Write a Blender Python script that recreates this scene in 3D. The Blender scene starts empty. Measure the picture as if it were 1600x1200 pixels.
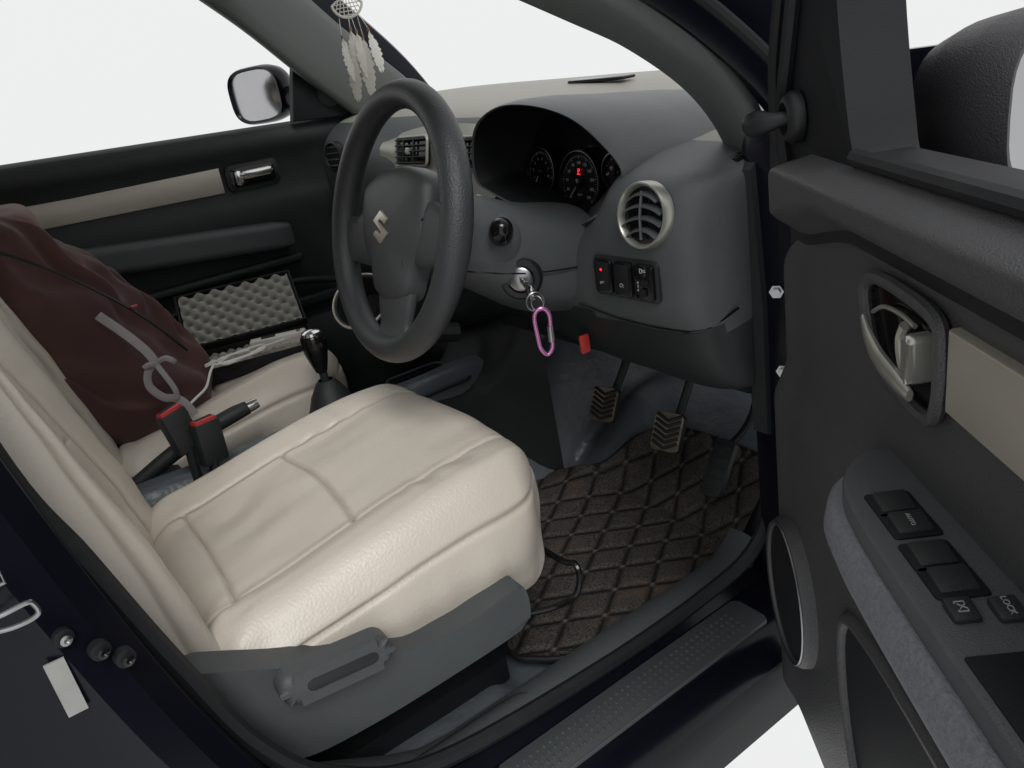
import bpy, bmesh, math, random
import numpy as np
from mathutils import Vector, Matrix, noise
random.seed(3)
scene=bpy.context.scene
scene.view_settings.view_transform='Standard'; scene.view_settings.look='None'; scene.view_settings.exposure=0
# ---------------------------------------------------------------- materials
def mat(name,col,rough=.5,metal=0.,bs=0.,bd=0.,var=0.,vs=8.,spec=.5,coat=0.,emit=None,sheen=0.,seam_or_shade=None,bdist=.001,dust=0.):
    m=bpy.data.materials.new(name);m.use_nodes=True
    nt=m.node_tree;b=nt.nodes['Principled BSDF']
    b.inputs['Base Color'].default_value=(*col,1);b.inputs['Roughness'].default_value=rough
    b.inputs['Metallic'].default_value=metal;b.inputs['Specular IOR Level'].default_value=spec
    b.inputs['Coat Weight'].default_value=coat
    if sheen: b.inputs['Sheen Weight'].default_value=sheen
    if emit: b.inputs['Emission Color'].default_value=(*emit[:3],1);b.inputs['Emission Strength'].default_value=emit[3]
    tc=nt.nodes.new('ShaderNodeTexCoord');last=None
    if var>0:
        n=nt.nodes.new('ShaderNodeTexNoise');n.inputs['Scale'].default_value=vs;n.inputs['Detail'].default_value=6
        nt.links.new(tc.outputs['Object'],n.inputs['Vector'])
        r=nt.nodes.new('ShaderNodeMix');r.data_type='RGBA'
        r.inputs[6].default_value=(*[c*(1-var) for c in col],1);r.inputs[7].default_value=(*[min(1,c*(1+var)) for c in col],1)
        nt.links.new(n.outputs['Fac'],r.inputs[0]);last=r.outputs[2]
        mr=nt.nodes.new('ShaderNodeMapRange');mr.inputs[3].default_value=max(0,rough-.12*var*3);mr.inputs[4].default_value=min(1,rough+.12*var*3)
        nt.links.new(n.outputs['Fac'],mr.inputs[0]);nt.links.new(mr.outputs[0],b.inputs['Roughness'])
    if dust>0 and last:
        n=nt.nodes.new('ShaderNodeTexNoise');n.inputs['Scale'].default_value=28;n.inputs['Detail'].default_value=8;n.inputs['Roughness'].default_value=.75
        nt.links.new(tc.outputs['Object'],n.inputs['Vector'])
        mr=nt.nodes.new('ShaderNodeMapRange');mr.inputs[1].default_value=.52;mr.inputs[2].default_value=.75;mr.inputs[4].default_value=dust
        nt.links.new(n.outputs['Fac'],mr.inputs[0])
        r=nt.nodes.new('ShaderNodeMix');r.data_type='RGBA';r.inputs[7].default_value=(.30,.28,.25,1)
        nt.links.new(mr.outputs[0],r.inputs[0]);nt.links.new(last,r.inputs[6]);last=r.outputs[2]
    if seam_or_shade:
        at=nt.nodes.new('ShaderNodeAttribute');at.attribute_name='seam_or_shade'
        r=nt.nodes.new('ShaderNodeMix');r.data_type='RGBA';r.inputs[7].default_value=(*seam_or_shade,1)
        nt.links.new(at.outputs['Fac'],r.inputs[0]);nt.links.new(last,r.inputs[6]);last=r.outputs[2]
    if last: nt.links.new(last,b.inputs['Base Color'])
    if bd>0:
        n=nt.nodes.new('ShaderNodeTexNoise');n.inputs['Scale'].default_value=bs;n.inputs['Detail'].default_value=3
        nt.links.new(tc.outputs['Object'],n.inputs['Vector'])
        bp=nt.nodes.new('ShaderNodeBump');bp.inputs['Strength'].default_value=bd;bp.inputs['Distance'].default_value=bdist
        nt.links.new(n.outputs['Fac'],bp.inputs['Height']);nt.links.new(bp.outputs[0],b.inputs['Normal'])
    return m
M=dict(
 dash=mat('dash_plastic',(.066,.074,.078),.43,bs=900,bd=.7,var=.12,vs=6,dust=.03),
 dashlit=mat('dash_plastic_painted_light',(.24,.237,.205),.42,bs=900,bd=.6,var=.12,vs=5),  # light on the upper dash, painted in as a paler base colour
 dashdk=mat('dark_plastic',(.019,.023,.024),.5,bs=900,bd=.5,var=.15,spec=.4,dust=.02),
 black=mat('black_plastic',(.010,.011,.013),.45,bs=700,bd=.3,var=.2,spec=.4),
 matte=mat('matte_black',(.010,.011,.013),.62,bs=700,bd=.3,var=.2,spec=.25),
 gloss=mat('gloss_black',(.006,.006,.007),.15,spec=.4),
 rim=mat('wheel_leather',(.030,.033,.036),.40,bs=500,bd=1.,var=.15,vs=20),
 hub=mat('hub_plastic',(.046,.051,.054),.43,bs=900,bd=.5,var=.1),
 cream=mat('cream_leather',(.61,.56,.49),.34,bs=260,bd=.6,var=.11,vs=4,seam_or_shade=(.20,.16,.12)),
 silver=mat('satin_silver',(.42,.42,.38),.32,.7,bs=900,bd=.1,var=.05),
 panel=mat('silver_painted_panel',(.36,.37,.325),.36,.25,bs=900,bd=.1,var=.05),
 champ=mat('champagne_trim',(.44,.41,.35),.38,.35,bs=1200,bd=.2,var=.06),
 badge=mat('badge_silver',(.60,.56,.48),.3,.6),
 chrome=mat('chrome',(.72,.72,.72),.16,1.),
 steel=mat('steel',(.36,.36,.37),.32,1.,var=.2,vs=40),
 paint=mat('body_paint',(.005,.0055,.010),.22,var=.2,vs=3,spec=.22),
 seal=mat('rubber_seal',(.012,.013,.015),.6,var=.2,spec=.35,dust=.03),
 door=mat('door_plastic',(.054,.055,.058),.44,bs=700,bd=1.,var=.16,vs=4,dust=.025),
 mirrorcase=mat('mirror_housing',(.030,.030,.034),.5,bs=700,bd=.8,var=.14,vs=5),
 doorlt=mat('door_fabric_grey',(.15,.155,.17),.8,bs=700,bd=1.,var=.5,vs=300),
 vinyl=mat('floor_vinyl',(.098,.115,.130),.36,var=.28,vs=6,bs=45,bd=.8,bdist=.003,dust=.12),
 maroon=mat('maroon_nylon',(.068,.024,.022),.70,bs=900,bd=.8,var=.3,vs=7,sheen=.12),
 maroonlt=mat('maroon_panel',(.14,.055,.044),.7,bs=900,bd=.8,var=.25,vs=9,sheen=.12),
 strap=mat('grey_webbing',(.30,.28,.28),.7,bs=900,bd=.6,var=.15,vs=30),
 foam=mat('grey_foam',(.36,.36,.33),.9,bs=500,bd=.7,var=.15,vs=30,seam_or_shade=(.10,.10,.09)),  # last colour is shade painted into the foam dips
 red=mat('red_plastic',(.38,.03,.03),.35),
 pink=mat('pink_anodised',(.60,.25,.50),.25,.8),
 white=mat('white_plastic',(.75,.74,.70),.35),
 feather=mat('feather',(.80,.79,.72),.8,var=.12,vs=40),
 bead=mat('brown_bead',(.25,.12,.06),.4),
 print=mat('white_print',(.45,.46,.46),.5),
 dim=mat('dim_print',(.30,.30,.30),.5),
 redlit=mat('red_display',(.6,.02,.02),.4,emit=(1,.03,.05,1.2)),
 amber=mat('amber',(.75,.40,.12),.25,.4),
 mirror=mat('mirror_glass',(.46,.46,.47),.2,1.,var=.15,vs=6),
 head=mat('headliner',(.40,.38,.34),.9),
 paper=mat('paper_label',(.30,.30,.29),.6,var=.2,vs=60),
 pillar=mat('pillar_trim',(.088,.098,.094),.6,bs=900,bd=.4,var=.1),
 pedal=mat('pedal_rubber',(.022,.020,.018),.6,var=.3,vs=60),
 pedalm=mat('pedal_worn_metal',(.30,.27,.23),.4,.8,var=.5,vs=60),
)
def quilt():
    m=bpy.data.materials.new('quilted_mat');m.use_nodes=True
    nt=m.node_tree;b=nt.nodes['Principled BSDF'];b.inputs['Roughness'].default_value=.6;b.inputs['Specular IOR Level'].default_value=.4
    at=nt.nodes.new('ShaderNodeAttribute');at.attribute_name='quilt'
    at2=nt.nodes.new('ShaderNodeAttribute');at2.attribute_name='stud'
    tc=nt.nodes.new('ShaderNodeTexCoord')
    n=nt.nodes.new('ShaderNodeTexNoise');n.inputs['Scale'].default_value=300;n.inputs['Detail'].default_value=5
    nt.links.new(tc.outputs['Object'],n.inputs['Vector'])
    n2=nt.nodes.new('ShaderNodeTexNoise');n2.inputs['Scale'].default_value=7;n2.inputs['Detail'].default_value=6
    nt.links.new(tc.outputs['Object'],n2.inputs['Vector'])
    st=nt.nodes.new('ShaderNodeMapRange');st.inputs[1].default_value=.3;st.inputs[2].default_value=.75
    nt.links.new(n.outputs['Fac'],st.inputs[0])
    c1=nt.nodes.new('ShaderNodeMix');c1.data_type='RGBA';c1.inputs[6].default_value=(.010,.009,.0085,1);c1.inputs[7].default_value=(.125,.110,.100,1)
    nt.links.new(st.outputs[0],c1.inputs[0])
    d=nt.nodes.new('ShaderNodeMix');d.data_type='RGBA';d.inputs[7].default_value=(.15,.095,.06,1)
    rr=nt.nodes.new('ShaderNodeMapRange');rr.inputs[1].default_value=.58;rr.inputs[2].default_value=.78;rr.inputs[4].default_value=.6
    nt.links.new(n2.outputs['Fac'],rr.inputs[0]);nt.links.new(rr.outputs[0],d.inputs[0]);nt.links.new(c1.outputs[2],d.inputs[6])
    k=nt.nodes.new('ShaderNodeMix');k.data_type='RGBA';k.inputs[7].default_value=(.004,.004,.004,1)
    nt.links.new(at.outputs['Fac'],k.inputs[0]);nt.links.new(d.outputs[2],k.inputs[6])
    k2=nt.nodes.new('ShaderNodeMix');k2.data_type='RGBA';k2.inputs[7].default_value=(.16,.155,.15,1)
    nt.links.new(at2.outputs['Fac'],k2.inputs[0]);nt.links.new(k.outputs[2],k2.inputs[6])
    nt.links.new(k2.outputs[2],b.inputs['Base Color'])
    bp=nt.nodes.new('ShaderNodeBump');bp.inputs['Strength'].default_value=.9;bp.inputs['Distance'].default_value=.002
    nt.links.new(n.outputs['Fac'],bp.inputs['Height']);nt.links.new(bp.outputs[0],b.inputs['Normal'])
    return m
M['quilt']=quilt()
# ---------------------------------------------------------------- geometry helpers
def catmull(pts,n=8,closed=False):
    pts=[Vector(p) for p in pts];N=len(pts);out=[]
    rng=range(N) if closed else range(N-1)
    for i in rng:
        if closed: p0,p1,p2,p3=pts[i-1],pts[i],pts[(i+1)%N],pts[(i+2)%N]
        else: p0,p1,p2,p3=pts[max(i-1,0)],pts[i],pts[i+1],pts[min(i+2,N-1)]
        for k in range(n):
            t=k/n
            out.append(.5*((2*p1)+(p2-p0)*t+(2*p0-5*p1+4*p2-p3)*t*t+(3*p1-p0-3*p2+p3)*t**3))
    if not closed: out.append(pts[-1].copy())
    return out
def frame(o,x,y,z):
    m=Matrix.Identity(4)
    for i,a in enumerate((x,y,z)):
        a=Vector(a)
        for j in range(3): m[j][i]=a[j]
    for j in range(3): m[j][3]=o[j]
    return m
def facing(o,n,up=(0,0,1)):
    n=Vector(n).normalized();x=Vector(up).cross(n).normalized();y=n.cross(x)
    return frame(o,x,y,n)
class G:
    def __init__(s,T=None): s.v=[];s.f=[];s.m=[];s.a=[];s.T=T
    def add(s,vs,fs,mi=0,X=None,at=None):
        o=len(s.v)
        for v in vs:
            v=Vector(v)
            if X is not None: v=X@v
            if s.T is not None: v=s.T@v
            s.v.append(v)
        s.a+= list(at) if at is not None else [0]*len(vs)
        for f in fs: s.f.append([i+o for i in f]);s.m.append(mi)
    def bm(s,b,mi=0,X=None,at=None):
        b.verts.ensure_lookup_table()
        for i,v in enumerate(b.verts): v.index=i
        s.add([v.co.copy() for v in b.verts],[[v.index for v in f.verts] for f in b.faces],mi,X,at);b.free()
    def box(s,c,size,bev=0,mi=0,R=None,X=None,seg=2):
        b=bmesh.new();bmesh.ops.create_cube(b,size=1)
        for v in b.verts: v.co=Vector((v.co.x*size[0],v.co.y*size[1],v.co.z*size[2]))
        if bev: bmesh.ops.bevel(b,geom=b.edges[:],offset=bev,segments=seg,profile=.5,affect='EDGES',clamp_overlap=True)
        m=Matrix.Translation(Vector(c))
        if R is not None: m=m@R
        if X is not None: m=X@m
        s.bm(b,mi,m)
    def prism(s,poly,z0,z1,X=None,bev=0,mi=0,seg=2,bottom=False):
        b=bmesh.new();lo=[b.verts.new((p[0],p[1],z0)) for p in poly];hi=[b.verts.new((p[0],p[1],z1)) for p in poly]
        n=len(poly)
        top=b.faces.new(hi);bot=b.faces.new(lo[::-1])
        for i in range(n): b.faces.new((lo[i],lo[(i+1)%n],hi[(i+1)%n],hi[i]))
        if bev:
            es=list(top.edges)+(list(bot.edges) if bottom else [])
            bmesh.ops.bevel(b,geom=es,offset=bev,segments=seg,profile=.5,affect='EDGES',clamp_overlap=True)
        bmesh.ops.recalc_face_normals(b,faces=b.faces[:])
        s.bm(b,mi,X)
    def tube(s,path,r,seg=10,closed=False,mi=0,flat=1.,up=None,cap=True,X=None):
        P=[Vector(p) for p in path];n=len(P);rs=list(r) if hasattr(r,'__len__') else [r]*n
        if len(rs)!=n: rs=list(np.interp(np.linspace(0,1,n),np.linspace(0,1,len(rs)),rs))
        vs=[];fs=[];prev=None
        for i in range(n):
            if closed: t=(P[(i+1)%n]-P[i-1])
            else: t=P[min(i+1,n-1)]-P[max(i-1,0)]
            t.normalize()
            if up is not None: a=Vector(up)
            elif prev is None: a=Vector((0,0,1)) if abs(t.z)<.9 else Vector((1,0,0))
            else: a=prev
            a=(a-t*a.dot(t)).normalized();prev=a;b=t.cross(a)
            for k in range(seg):
                th=2*math.pi*k/seg
                vs.append(P[i]+a*math.cos(th)*rs[i]*flat+b*math.sin(th)*rs[i])
        m=n if closed else n-1
        for i in range(m):
            for k in range(seg):
                j=(i+1)%n
                fs.append((i*seg+k,i*seg+(k+1)%seg,j*seg+(k+1)%seg,j*seg+k))
        if cap and not closed: fs.append(tuple(range(seg))[::-1]);fs.append(tuple((n-1)*seg+k for k in range(seg)))
        s.add(vs,fs,mi,X)
    def lathe(s,prof,X,seg=40,mi=0,cap=False,sx=1.,sy=1.):
        vs=[];fs=[];n=len(prof)
        for (r,h) in prof:
            for k in range(seg):
                a=2*math.pi*k/seg;vs.append((r*math.cos(a)*sx,r*math.sin(a)*sy,h))
        for i in range(n-1):
            for k in range(seg): fs.append((i*seg+k,i*seg+(k+1)%seg,(i+1)*seg+(k+1)%seg,(i+1)*seg+k))
        if cap: fs.append(tuple((n-1)*seg+k for k in range(seg)))
        s.add(vs,fs,mi,X)
    def loft(s,rings,closed=True,cap=True,mi=0,X=None):
        n=len(rings[0]);vs=[v for r in rings for v in r];fs=[]
        for i in range(len(rings)-1):
            for k in range(n if closed else n-1):
                fs.append((i*n+k,i*n+(k+1)%n,(i+1)*n+(k+1)%n,(i+1)*n+k))
        if cap: fs.append(tuple(range(n))[::-1]);fs.append(tuple((len(rings)-1)*n+k for k in range(n)))
        s.add(vs,fs,mi,X)
    def rbox(s,half,r,n,deform=None,mi=0,X=None):
        b=bmesh.new();h=Vector(half)
        for ax in range(3):
            for sg in (-1,1):
                o1,o2=(ax+1)%3,(ax+2)%3;g=[]
                for i in range(n+1):
                    row=[]
                    for j in range(n+1):
                        p=[0,0,0];p[ax]=sg;p[o1]=(-1+2*i/n);p[o2]=(-1+2*j/n);row.append(b.verts.new(p))
                    g.append(row)
                for i in range(n):
                    for j in range(n):
                        q=(g[i][j],g[i+1][j],g[i+1][j+1],g[i][j+1])
                        b.faces.new(q if sg>0 else q[::-1])
        bmesh.ops.remove_doubles(b,verts=b.verts[:],dist=1e-6)
        at=[]
        for v in b.verts:
            q=Vector([v.co[i]*h[i] for i in range(3)])
            inn=Vector([max(-(h[i]-r),min(h[i]-r,q[i])) for i in range(3)])
            d=q-inn
            if d.length>1e-9: q=inn+d.normalized()*r
            a=0
            if deform:
                o=deform(q);q=Vector(o[:3]);a=o[3] if len(o)>3 else 0
            v.co=q;at.append(a)
        s.bm(b,mi,X,at)
    def obj(s,name,mats,parent=None,sharp=40,label=None):
        me=bpy.data.meshes.new(name)
        V_=np.array([tuple(v) for v in s.v]);lo=V_.min(0);hi=V_.max(0);o=Vector(((lo[0]+hi[0])/2,(lo[1]+hi[1])/2,lo[2]))
        me.from_pydata([tuple(v-o) for v in s.v],[],s.f)
        for m in mats: me.materials.append(M[m])
        me.polygons.foreach_set('material_index',s.m)
        me.polygons.foreach_set('use_smooth',[True]*len(s.f))
        me.update();me.set_sharp_from_angle(angle=math.radians(sharp))
        if any(s.a):
            at=me.attributes.new('seam_or_shade','FLOAT','POINT');at.data.foreach_set('value',[float(x) for x in s.a])
        ob=bpy.data.objects.new(name,me);scene.collection.objects.link(ob)
        place(ob,o,parent)
        if label: ob['label']=label
        return ob
WL={}
def place(ob,o,parent):
    WL[ob]=Vector(o)
    if parent is not None:
        ob.parent=parent;ob.location=Vector(o)-WL[parent]
    else: ob.location=o
def top(ob,label,cat,group=None):
    ob['label']=label;ob['category']=cat
    if group: ob['group']=group
    return ob
def textgeo(g,body,X,size,mi=0,align='CENTER',ext=.0003):
    c=bpy.data.curves.new('t','FONT');c.body=body;c.size=size;c.align_x=align;c.align_y='CENTER';c.extrude=ext
    o=bpy.data.objects.new('t',c);scene.collection.objects.link(o)
    dg=bpy.context.evaluated_depsgraph_get();me=bpy.data.meshes.new_from_object(o.evaluated_get(dg))
    g.add([v.co.copy() for v in me.vertices],[list(p.vertices) for p in me.polygons],mi,X)
    bpy.data.objects.remove(o);bpy.data.curves.remove(c);bpy.data.meshes.remove(me)
def sm(x,a,b):
    t=max(0,min(1,(x-a)/(b-a)));return t*t*(3-2*t)
def gs(x,w): return math.exp(-(x/w)**2)
def nz(p,s=1.): return noise.noise(Vector(p)*s)
def empty(name,o,parent=None):
    e=bpy.data.objects.new(name,None);e.empty_display_size=.1;scene.collection.objects.link(e);place(e,o,parent);return e
V=Vector
def rr_(w,h,r,n=5):
    o=[]
    for (sx,sy,a0) in [(1,1,0),(-1,1,90),(-1,-1,180),(1,-1,270)]:
        for k in range(n+1):
            a=math.radians(a0+90*k/n);o.append((sx*(w/2-r)+r*math.cos(a),sy*(h/2-r)+r*math.sin(a)))
    return o
# ================================================================ CAR
car=empty('car',(0,0,-.15))
top(car,'black hatchback cabin with cream leather seats, driver door open','car')
def sweepband(g,path,wid,thk,mi=0,seg=14):
    rings=[]
    C=catmull([p[0] for p in path],6);A=catmull([p[1] for p in path],6)
    for i,c in enumerate(C):
        t=(C[min(i+1,len(C)-1)]-C[max(i-1,0)]).normalized();a=A[i].normalized();a=(a-t*a.dot(t)).normalized();b=t.cross(a)
        ring=[]
        for k in range(seg):
            th=2*math.pi*k/seg;cx=math.cos(th);sx=math.sin(th)
            ring.append(c+a*(wid*math.copysign(abs(cx)**.6,cx))+b*thk*math.copysign(abs(sx)**.6,sx))
        rings.append(ring)
    g.loft(rings,mi=mi)
g=G();sweepband(g,[((.67,.375,.60),(1,-.35,0)),((.668,.352,.685),(1,-.4,0)),((.665,.298,.762),(1,-.3,.1)),((.655,.215,.825),(1,-.3,.1)),((.64,.13,.875),(1,-.2,.2)),((.60,-.05,.97),(1,-.2,.2)),((.55,-.25,1.08),(1,0,.2))],.044,.018,0)
g.obj('pillar_trim',['pillar'],car,60)
g=G();sweepband(g,[((-.62,.56,.72),(.2,1,.2)),((-.62,.49,.80),(.2,1,.3)),((-.615,.35,.93),(.2,1,.7)),((-.60,.21,1.07),(.2,1,.8)),((-.57,.05,1.2),(.2,1,1))],.080,.02,0)
g.obj('pillar_trim',['pillar'],car,60)
g=G()
opath=[((.76,.46,.30),(.6,1,0)),((.76,.45,.60),(.6,1,0)),((.75,.40,.74),(.6,1,.3)),((.72,.29,.86),(.6,1,.6)),((.68,.13,.97),(.5,1,.9)),((.62,-.1,1.1),(.3,1,1)),((.58,-.3,1.18),(.2,1,1))]
sweepband(g,opath,.075,.03,0)
sweepband(g,[((-.70,.62,.70),(.2,1,.3)),((-.69,.52,.84),(.2,1,.5)),((-.66,.36,.99),(.2,1,.7)),((-.62,.15,1.17),(.2,1,1))],.10,.03,0)
g.box((.735,.39,.27),(.10,.16,.86),.02,0)
rings=[]
for z,x0,y0,y1 in [(-.12,.775,-.74,-.30),(.0,.775,-.74,-.34),(.10,.76,-.74,-.395),(.22,.75,-.74,-.440),(.35,.745,-.74,-.480),(.5,.74,-.72,-.512),(.65,.73,-.72,-.538),(.85,.69,-.72,-.57),(1.15,.60,-.72,-.60)]:
    c=.02
    rings.append([V((x0-.13,y0,z)),V((x0-.13,y1+.0,z)),V((x0-.10,y1+c*.7,z)),V((x0-.03,y1+c,z)),V((x0-.008,y1+.004,z)),V((x0,y1-.02,z)),V((x0-.015,y1-.06,z)),V((x0-.012,y1-.10,z)),V((x0,y0,z))])
cr=list(zip(*rings));cr=[catmull(c,4) for c in cr];rings=[list(r) for r in zip(*cr)]
g.loft(rings,mi=0)
prof=[(.60,.0),(.61,.040),(.64,.052),(.67,.050),(.685,.032),(.75,.026),(.765,.014),(.780,-.02),(.782,-.06),(.765,-.15),(.70,-.16),(.60,-.10)]
rings=[]
for y in np.linspace(-.75,.42,24):
    lift=.10*sm(-y,.22,.44)+.09*sm(y,.33,.46)
    rings.append([V((x,y,z+lift*(1 if z>0 else .3))) for x,z in prof])
k0=len(g.f);g.loft(rings,mi=0)
for i in range(k0,len(g.f)):
    c=sum((g.v[k] for k in g.f[i]),V())/len(g.f[i])
    if c.z<-.03 and len(g.f[i])==4: g.m[i]=2
g.box((0,-.2,-.06),(1.42,1.7,.04),.0,0)
g.box((-.72,-.2,.2),(.05,1.5,.56),.02,0);g.box((-.705,.70,.30),(.05,.40,.95),.02,0)
g.box((0,.82,.30),(1.44,.03,.88),0,0)
rings=[]
for y,z in [(-1.5,1.18),(-1.1,1.24),(-.5,1.26),(.0,1.22),(.12,1.18)]:
    rings.append([V((x,y,z+.02-.06*abs(x/.6)**3)) for x in np.linspace(-.6,.6,15)]+[V((x,y,z-.01-.06*abs(x/.6)**3)) for x in np.linspace(.6,-.6,15)])
g.loft(rings,mi=1)
g.box((0,-1.5,.5),(1.4,.04,1.5),.0,0)
g.box((-.70,-.75,.95),(.06,.12,.6),.02,0)
body=g.obj('body',['paint','head','matte'],car,35)
g=G()
g.tube(catmull([(.665,-.55,.95),(.668,-.522,.62),(.672,-.494,.50),(.674,-.462,.37),(.676,-.425,.245),(.679,-.365,.155),(.678,-.25,.085),(.675,0,.056),(.675,.2,.058),(.69,.30,.10),(.70,.335,.2),(.705,.335,.4),(.705,.345,.6),(.70,.335,.70),(.695,.27,.785),(.68,.16,.865),(.66,.0,.97),(.62,-.2,1.08)],8),.011,8,mi=0)
g.obj('door_seal',['seal'],body)
C_=catmull([p[0] for p in opath],6)
g=G();g.tube([c+V((.022,-.058,-.028)) for c in C_],.007,8,mi=0);g.obj('windscreen_seal',['seal'],body)
g=G();g.tube([c+V((.050,-.028,.0)) for c in C_],.0035,6,mi=0);g.obj('pillar_moulding',['steel'],body)
g=G();rs=[]
for y in np.linspace(-.46,.33,20):
    lift=.10*sm(-y,.22,.44)+.05*sm(y,.28,.36)
    rs.append([V((x,y,z+lift)) for x,z in [(.600,-.01),(.608,.040),(.618,.052),(.640,.056),(.658,.053),(.668,.042),(.672,.030),(.61,.0)]])
g.loft(rs,mi=0);g.obj('sill_trim',['dash'],body,40)
g=G()
g.prism([(x+.720,y+.03) for x,y in rr_(.062,.44,.008)],.026,.033,None,.003,0)
for i in range(38):
    for j in range(4):
        g.lathe([(.0030,0),(.0022,.0014),(.0,.0018)],Matrix.Translation((.704+.0105*j,-.165+.0102*i,.033)),6,0)
g.obj('scuff_plate',['dash'],body)
for p in [(.742,.306,.505),(.750,.303,.40)]:
    g=G();X=facing(p,(.5,-.86,0));g.lathe([(.009,0),(.009,.003),(.0055,.003),(.0055,.008),(0,.008)],X,6,0)
    g.obj('hinge_bolt',['steel'],body,30)
g=G();X=facing((.742,-.543,.520),(1,.15,0))
g.tube(catmull([(-.014,.006,0),(-.014,.006,.010),(-.006,.006,.017),(.010,.006,.017),(.014,.003,.016),(.014,-.006,.017),(.0,-.007,.017),(-.014,-.006,.010),(-.014,-.006,0)],5),.0019,8,X=X)
g.obj('door_striker',['steel'],body,30)
g=G();X=facing((.740,-.548,.548),(1,.15,0));g.tube([(-.010,-.006,.008),(.010,-.006,.008),(.010,.006,.010),(-.010,.006,.010)],.0015,8,closed=True,X=X);g.obj('door_latch_loop',['steel'],body,30)
for (p,r,m) in [((.742,-.521,.480),.0042,'steel'),((.745,-.503,.458),.0045,'gloss'),((.746,-.490,.443),.0045,'gloss')]:
    g=G();X=facing(p,(1,.25,0));g.lathe([(r*1.7,-.006),(r*1.7,.002),(r,.003),(r,.007),(r*.5,.008),(0,.005)],X,24,1);g.lathe([(r,.0071),(r*.5,.0081),(0,.0055)],X,24,0);g.obj('pillar_bolt',[m,'matte'],body,30)
g=G();X=facing((.742,-.533,.440),(1,.0,0));g.box((0,0,0),(.014,.050,.002),0,0,X=X);g.obj('pillar_sticker',['paper'],body)
# ---------------- floor vinyl
g=G()
xs=np.linspace(.02,.64,80);ys=np.linspace(-.45,.72,120)
def hump(x,y): return .075*math.exp(-((x-.20)/.075)**2-((y-.50)/.16)**2)
def floorz(x,y):
    z=-.012+.5*max(0,y-.37)
    z+= .30*(1-sm(x,.05,.17))*(1-.2*sm(y,.2,.6))
    z+= hump(x,y)+.006*nz((x*9,y*7,0))+.005*math.sin(x*40+y*25)*math.exp(-((x-.22)/.12)**2-((y-.45)/.2)**2)
    z+= .05*sm(x,.60,.66)+.045*sm(-y,.05,.12)*sm(x,.45,.60)
    return z
nx=len(xs);vs=[V((x,y,floorz(x,y))) for y in ys for x in xs]
fs=[(j*nx+i,j*nx+i+1,(j+1)*nx+i+1,(j+1)*nx+i) for j in range(len(ys)-1) for i in range(nx-1)]
g.add(vs,fs,0);g.obj('floor_carpet',['vinyl'],car,80)
# ---------------- dashboard
keys=[
(-.66,[(.62,.80),(.52,.80),(.42,.785),(.34,.755),(.30,.70),(.30,.60),(.31,.52),(.32,.46),(.35,.40),(.45,.38)]),
(-.4,[(.72,.79),(.55,.80),(.42,.78),(.33,.745),(.29,.69),(.285,.6),(.29,.52),(.31,.46),(.36,.40),(.46,.38)]),
(-.1,[(.76,.775),(.58,.785),(.42,.77),(.34,.735),(.30,.68),(.275,.58),(.25,.48),(.25,.40),(.27,.33),(.40,.30)]),
(.12,[(.76,.765),(.58,.77),(.42,.755),(.35,.72),(.32,.66),(.29,.58),(.26,.50),(.26,.44),(.30,.38),(.42,.36)]),
(.3,[(.74,.755),(.58,.755),(.46,.73),(.40,.66),(.37,.60),(.28,.56),(.23,.52),(.23,.46),(.28,.38),(.42,.36)]),
(.45,[(.73,.745),(.56,.730),(.44,.705),(.36,.66),(.30,.62),(.23,.57),(.21,.52),(.215,.46),(.27,.37),(.42,.35)]),
(.55,[(.70,.735),(.55,.715),(.41,.690),(.29,.675),(.225,.648),(.207,.59),(.205,.525),(.21,.465),(.265,.37),(.42,.35)]),
(.64,[(.66,.73),(.53,.71),(.40,.685),(.28,.672),(.225,.652),(.207,.60),(.205,.53),(.21,.47),(.26,.37),(.42,.35)]),
(.685,[(.6,.72),(.5,.70),(.38,.680),(.29,.665),(.238,.647),(.218,.59),(.216,.53),(.222,.47),(.27,.37),(.42,.35)]),
(.705,[(.55,.70),(.47,.69),(.38,.67),(.31,.655),(.27,.632),(.25,.58),(.247,.53),(.25,.475),(.285,.38),(.42,.355)]),
(.708,[(.5,.68),(.45,.67),(.40,.66),(.35,.645),(.32,.62),(.31,.58),(.31,.53),(.31,.48),(.32,.40),(.42,.37)])]
prf=[catmull([(k[0],p[0],p[1]) for p in k[1]],6) for k in keys]
cols=list(zip(*prf));cols=[catmull(c,7) for c in cols];rings=list(zip(*cols))
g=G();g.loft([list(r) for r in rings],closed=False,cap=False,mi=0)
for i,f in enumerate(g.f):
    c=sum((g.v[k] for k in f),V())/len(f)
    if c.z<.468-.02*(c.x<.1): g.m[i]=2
    elif c.y>.365: g.m[i]=1  # upper faces take the paler colour that stands in for light
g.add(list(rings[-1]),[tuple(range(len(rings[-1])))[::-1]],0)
dash=g.obj('dashboard',['dash','dashlit','dashdk'],car,50)
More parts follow.
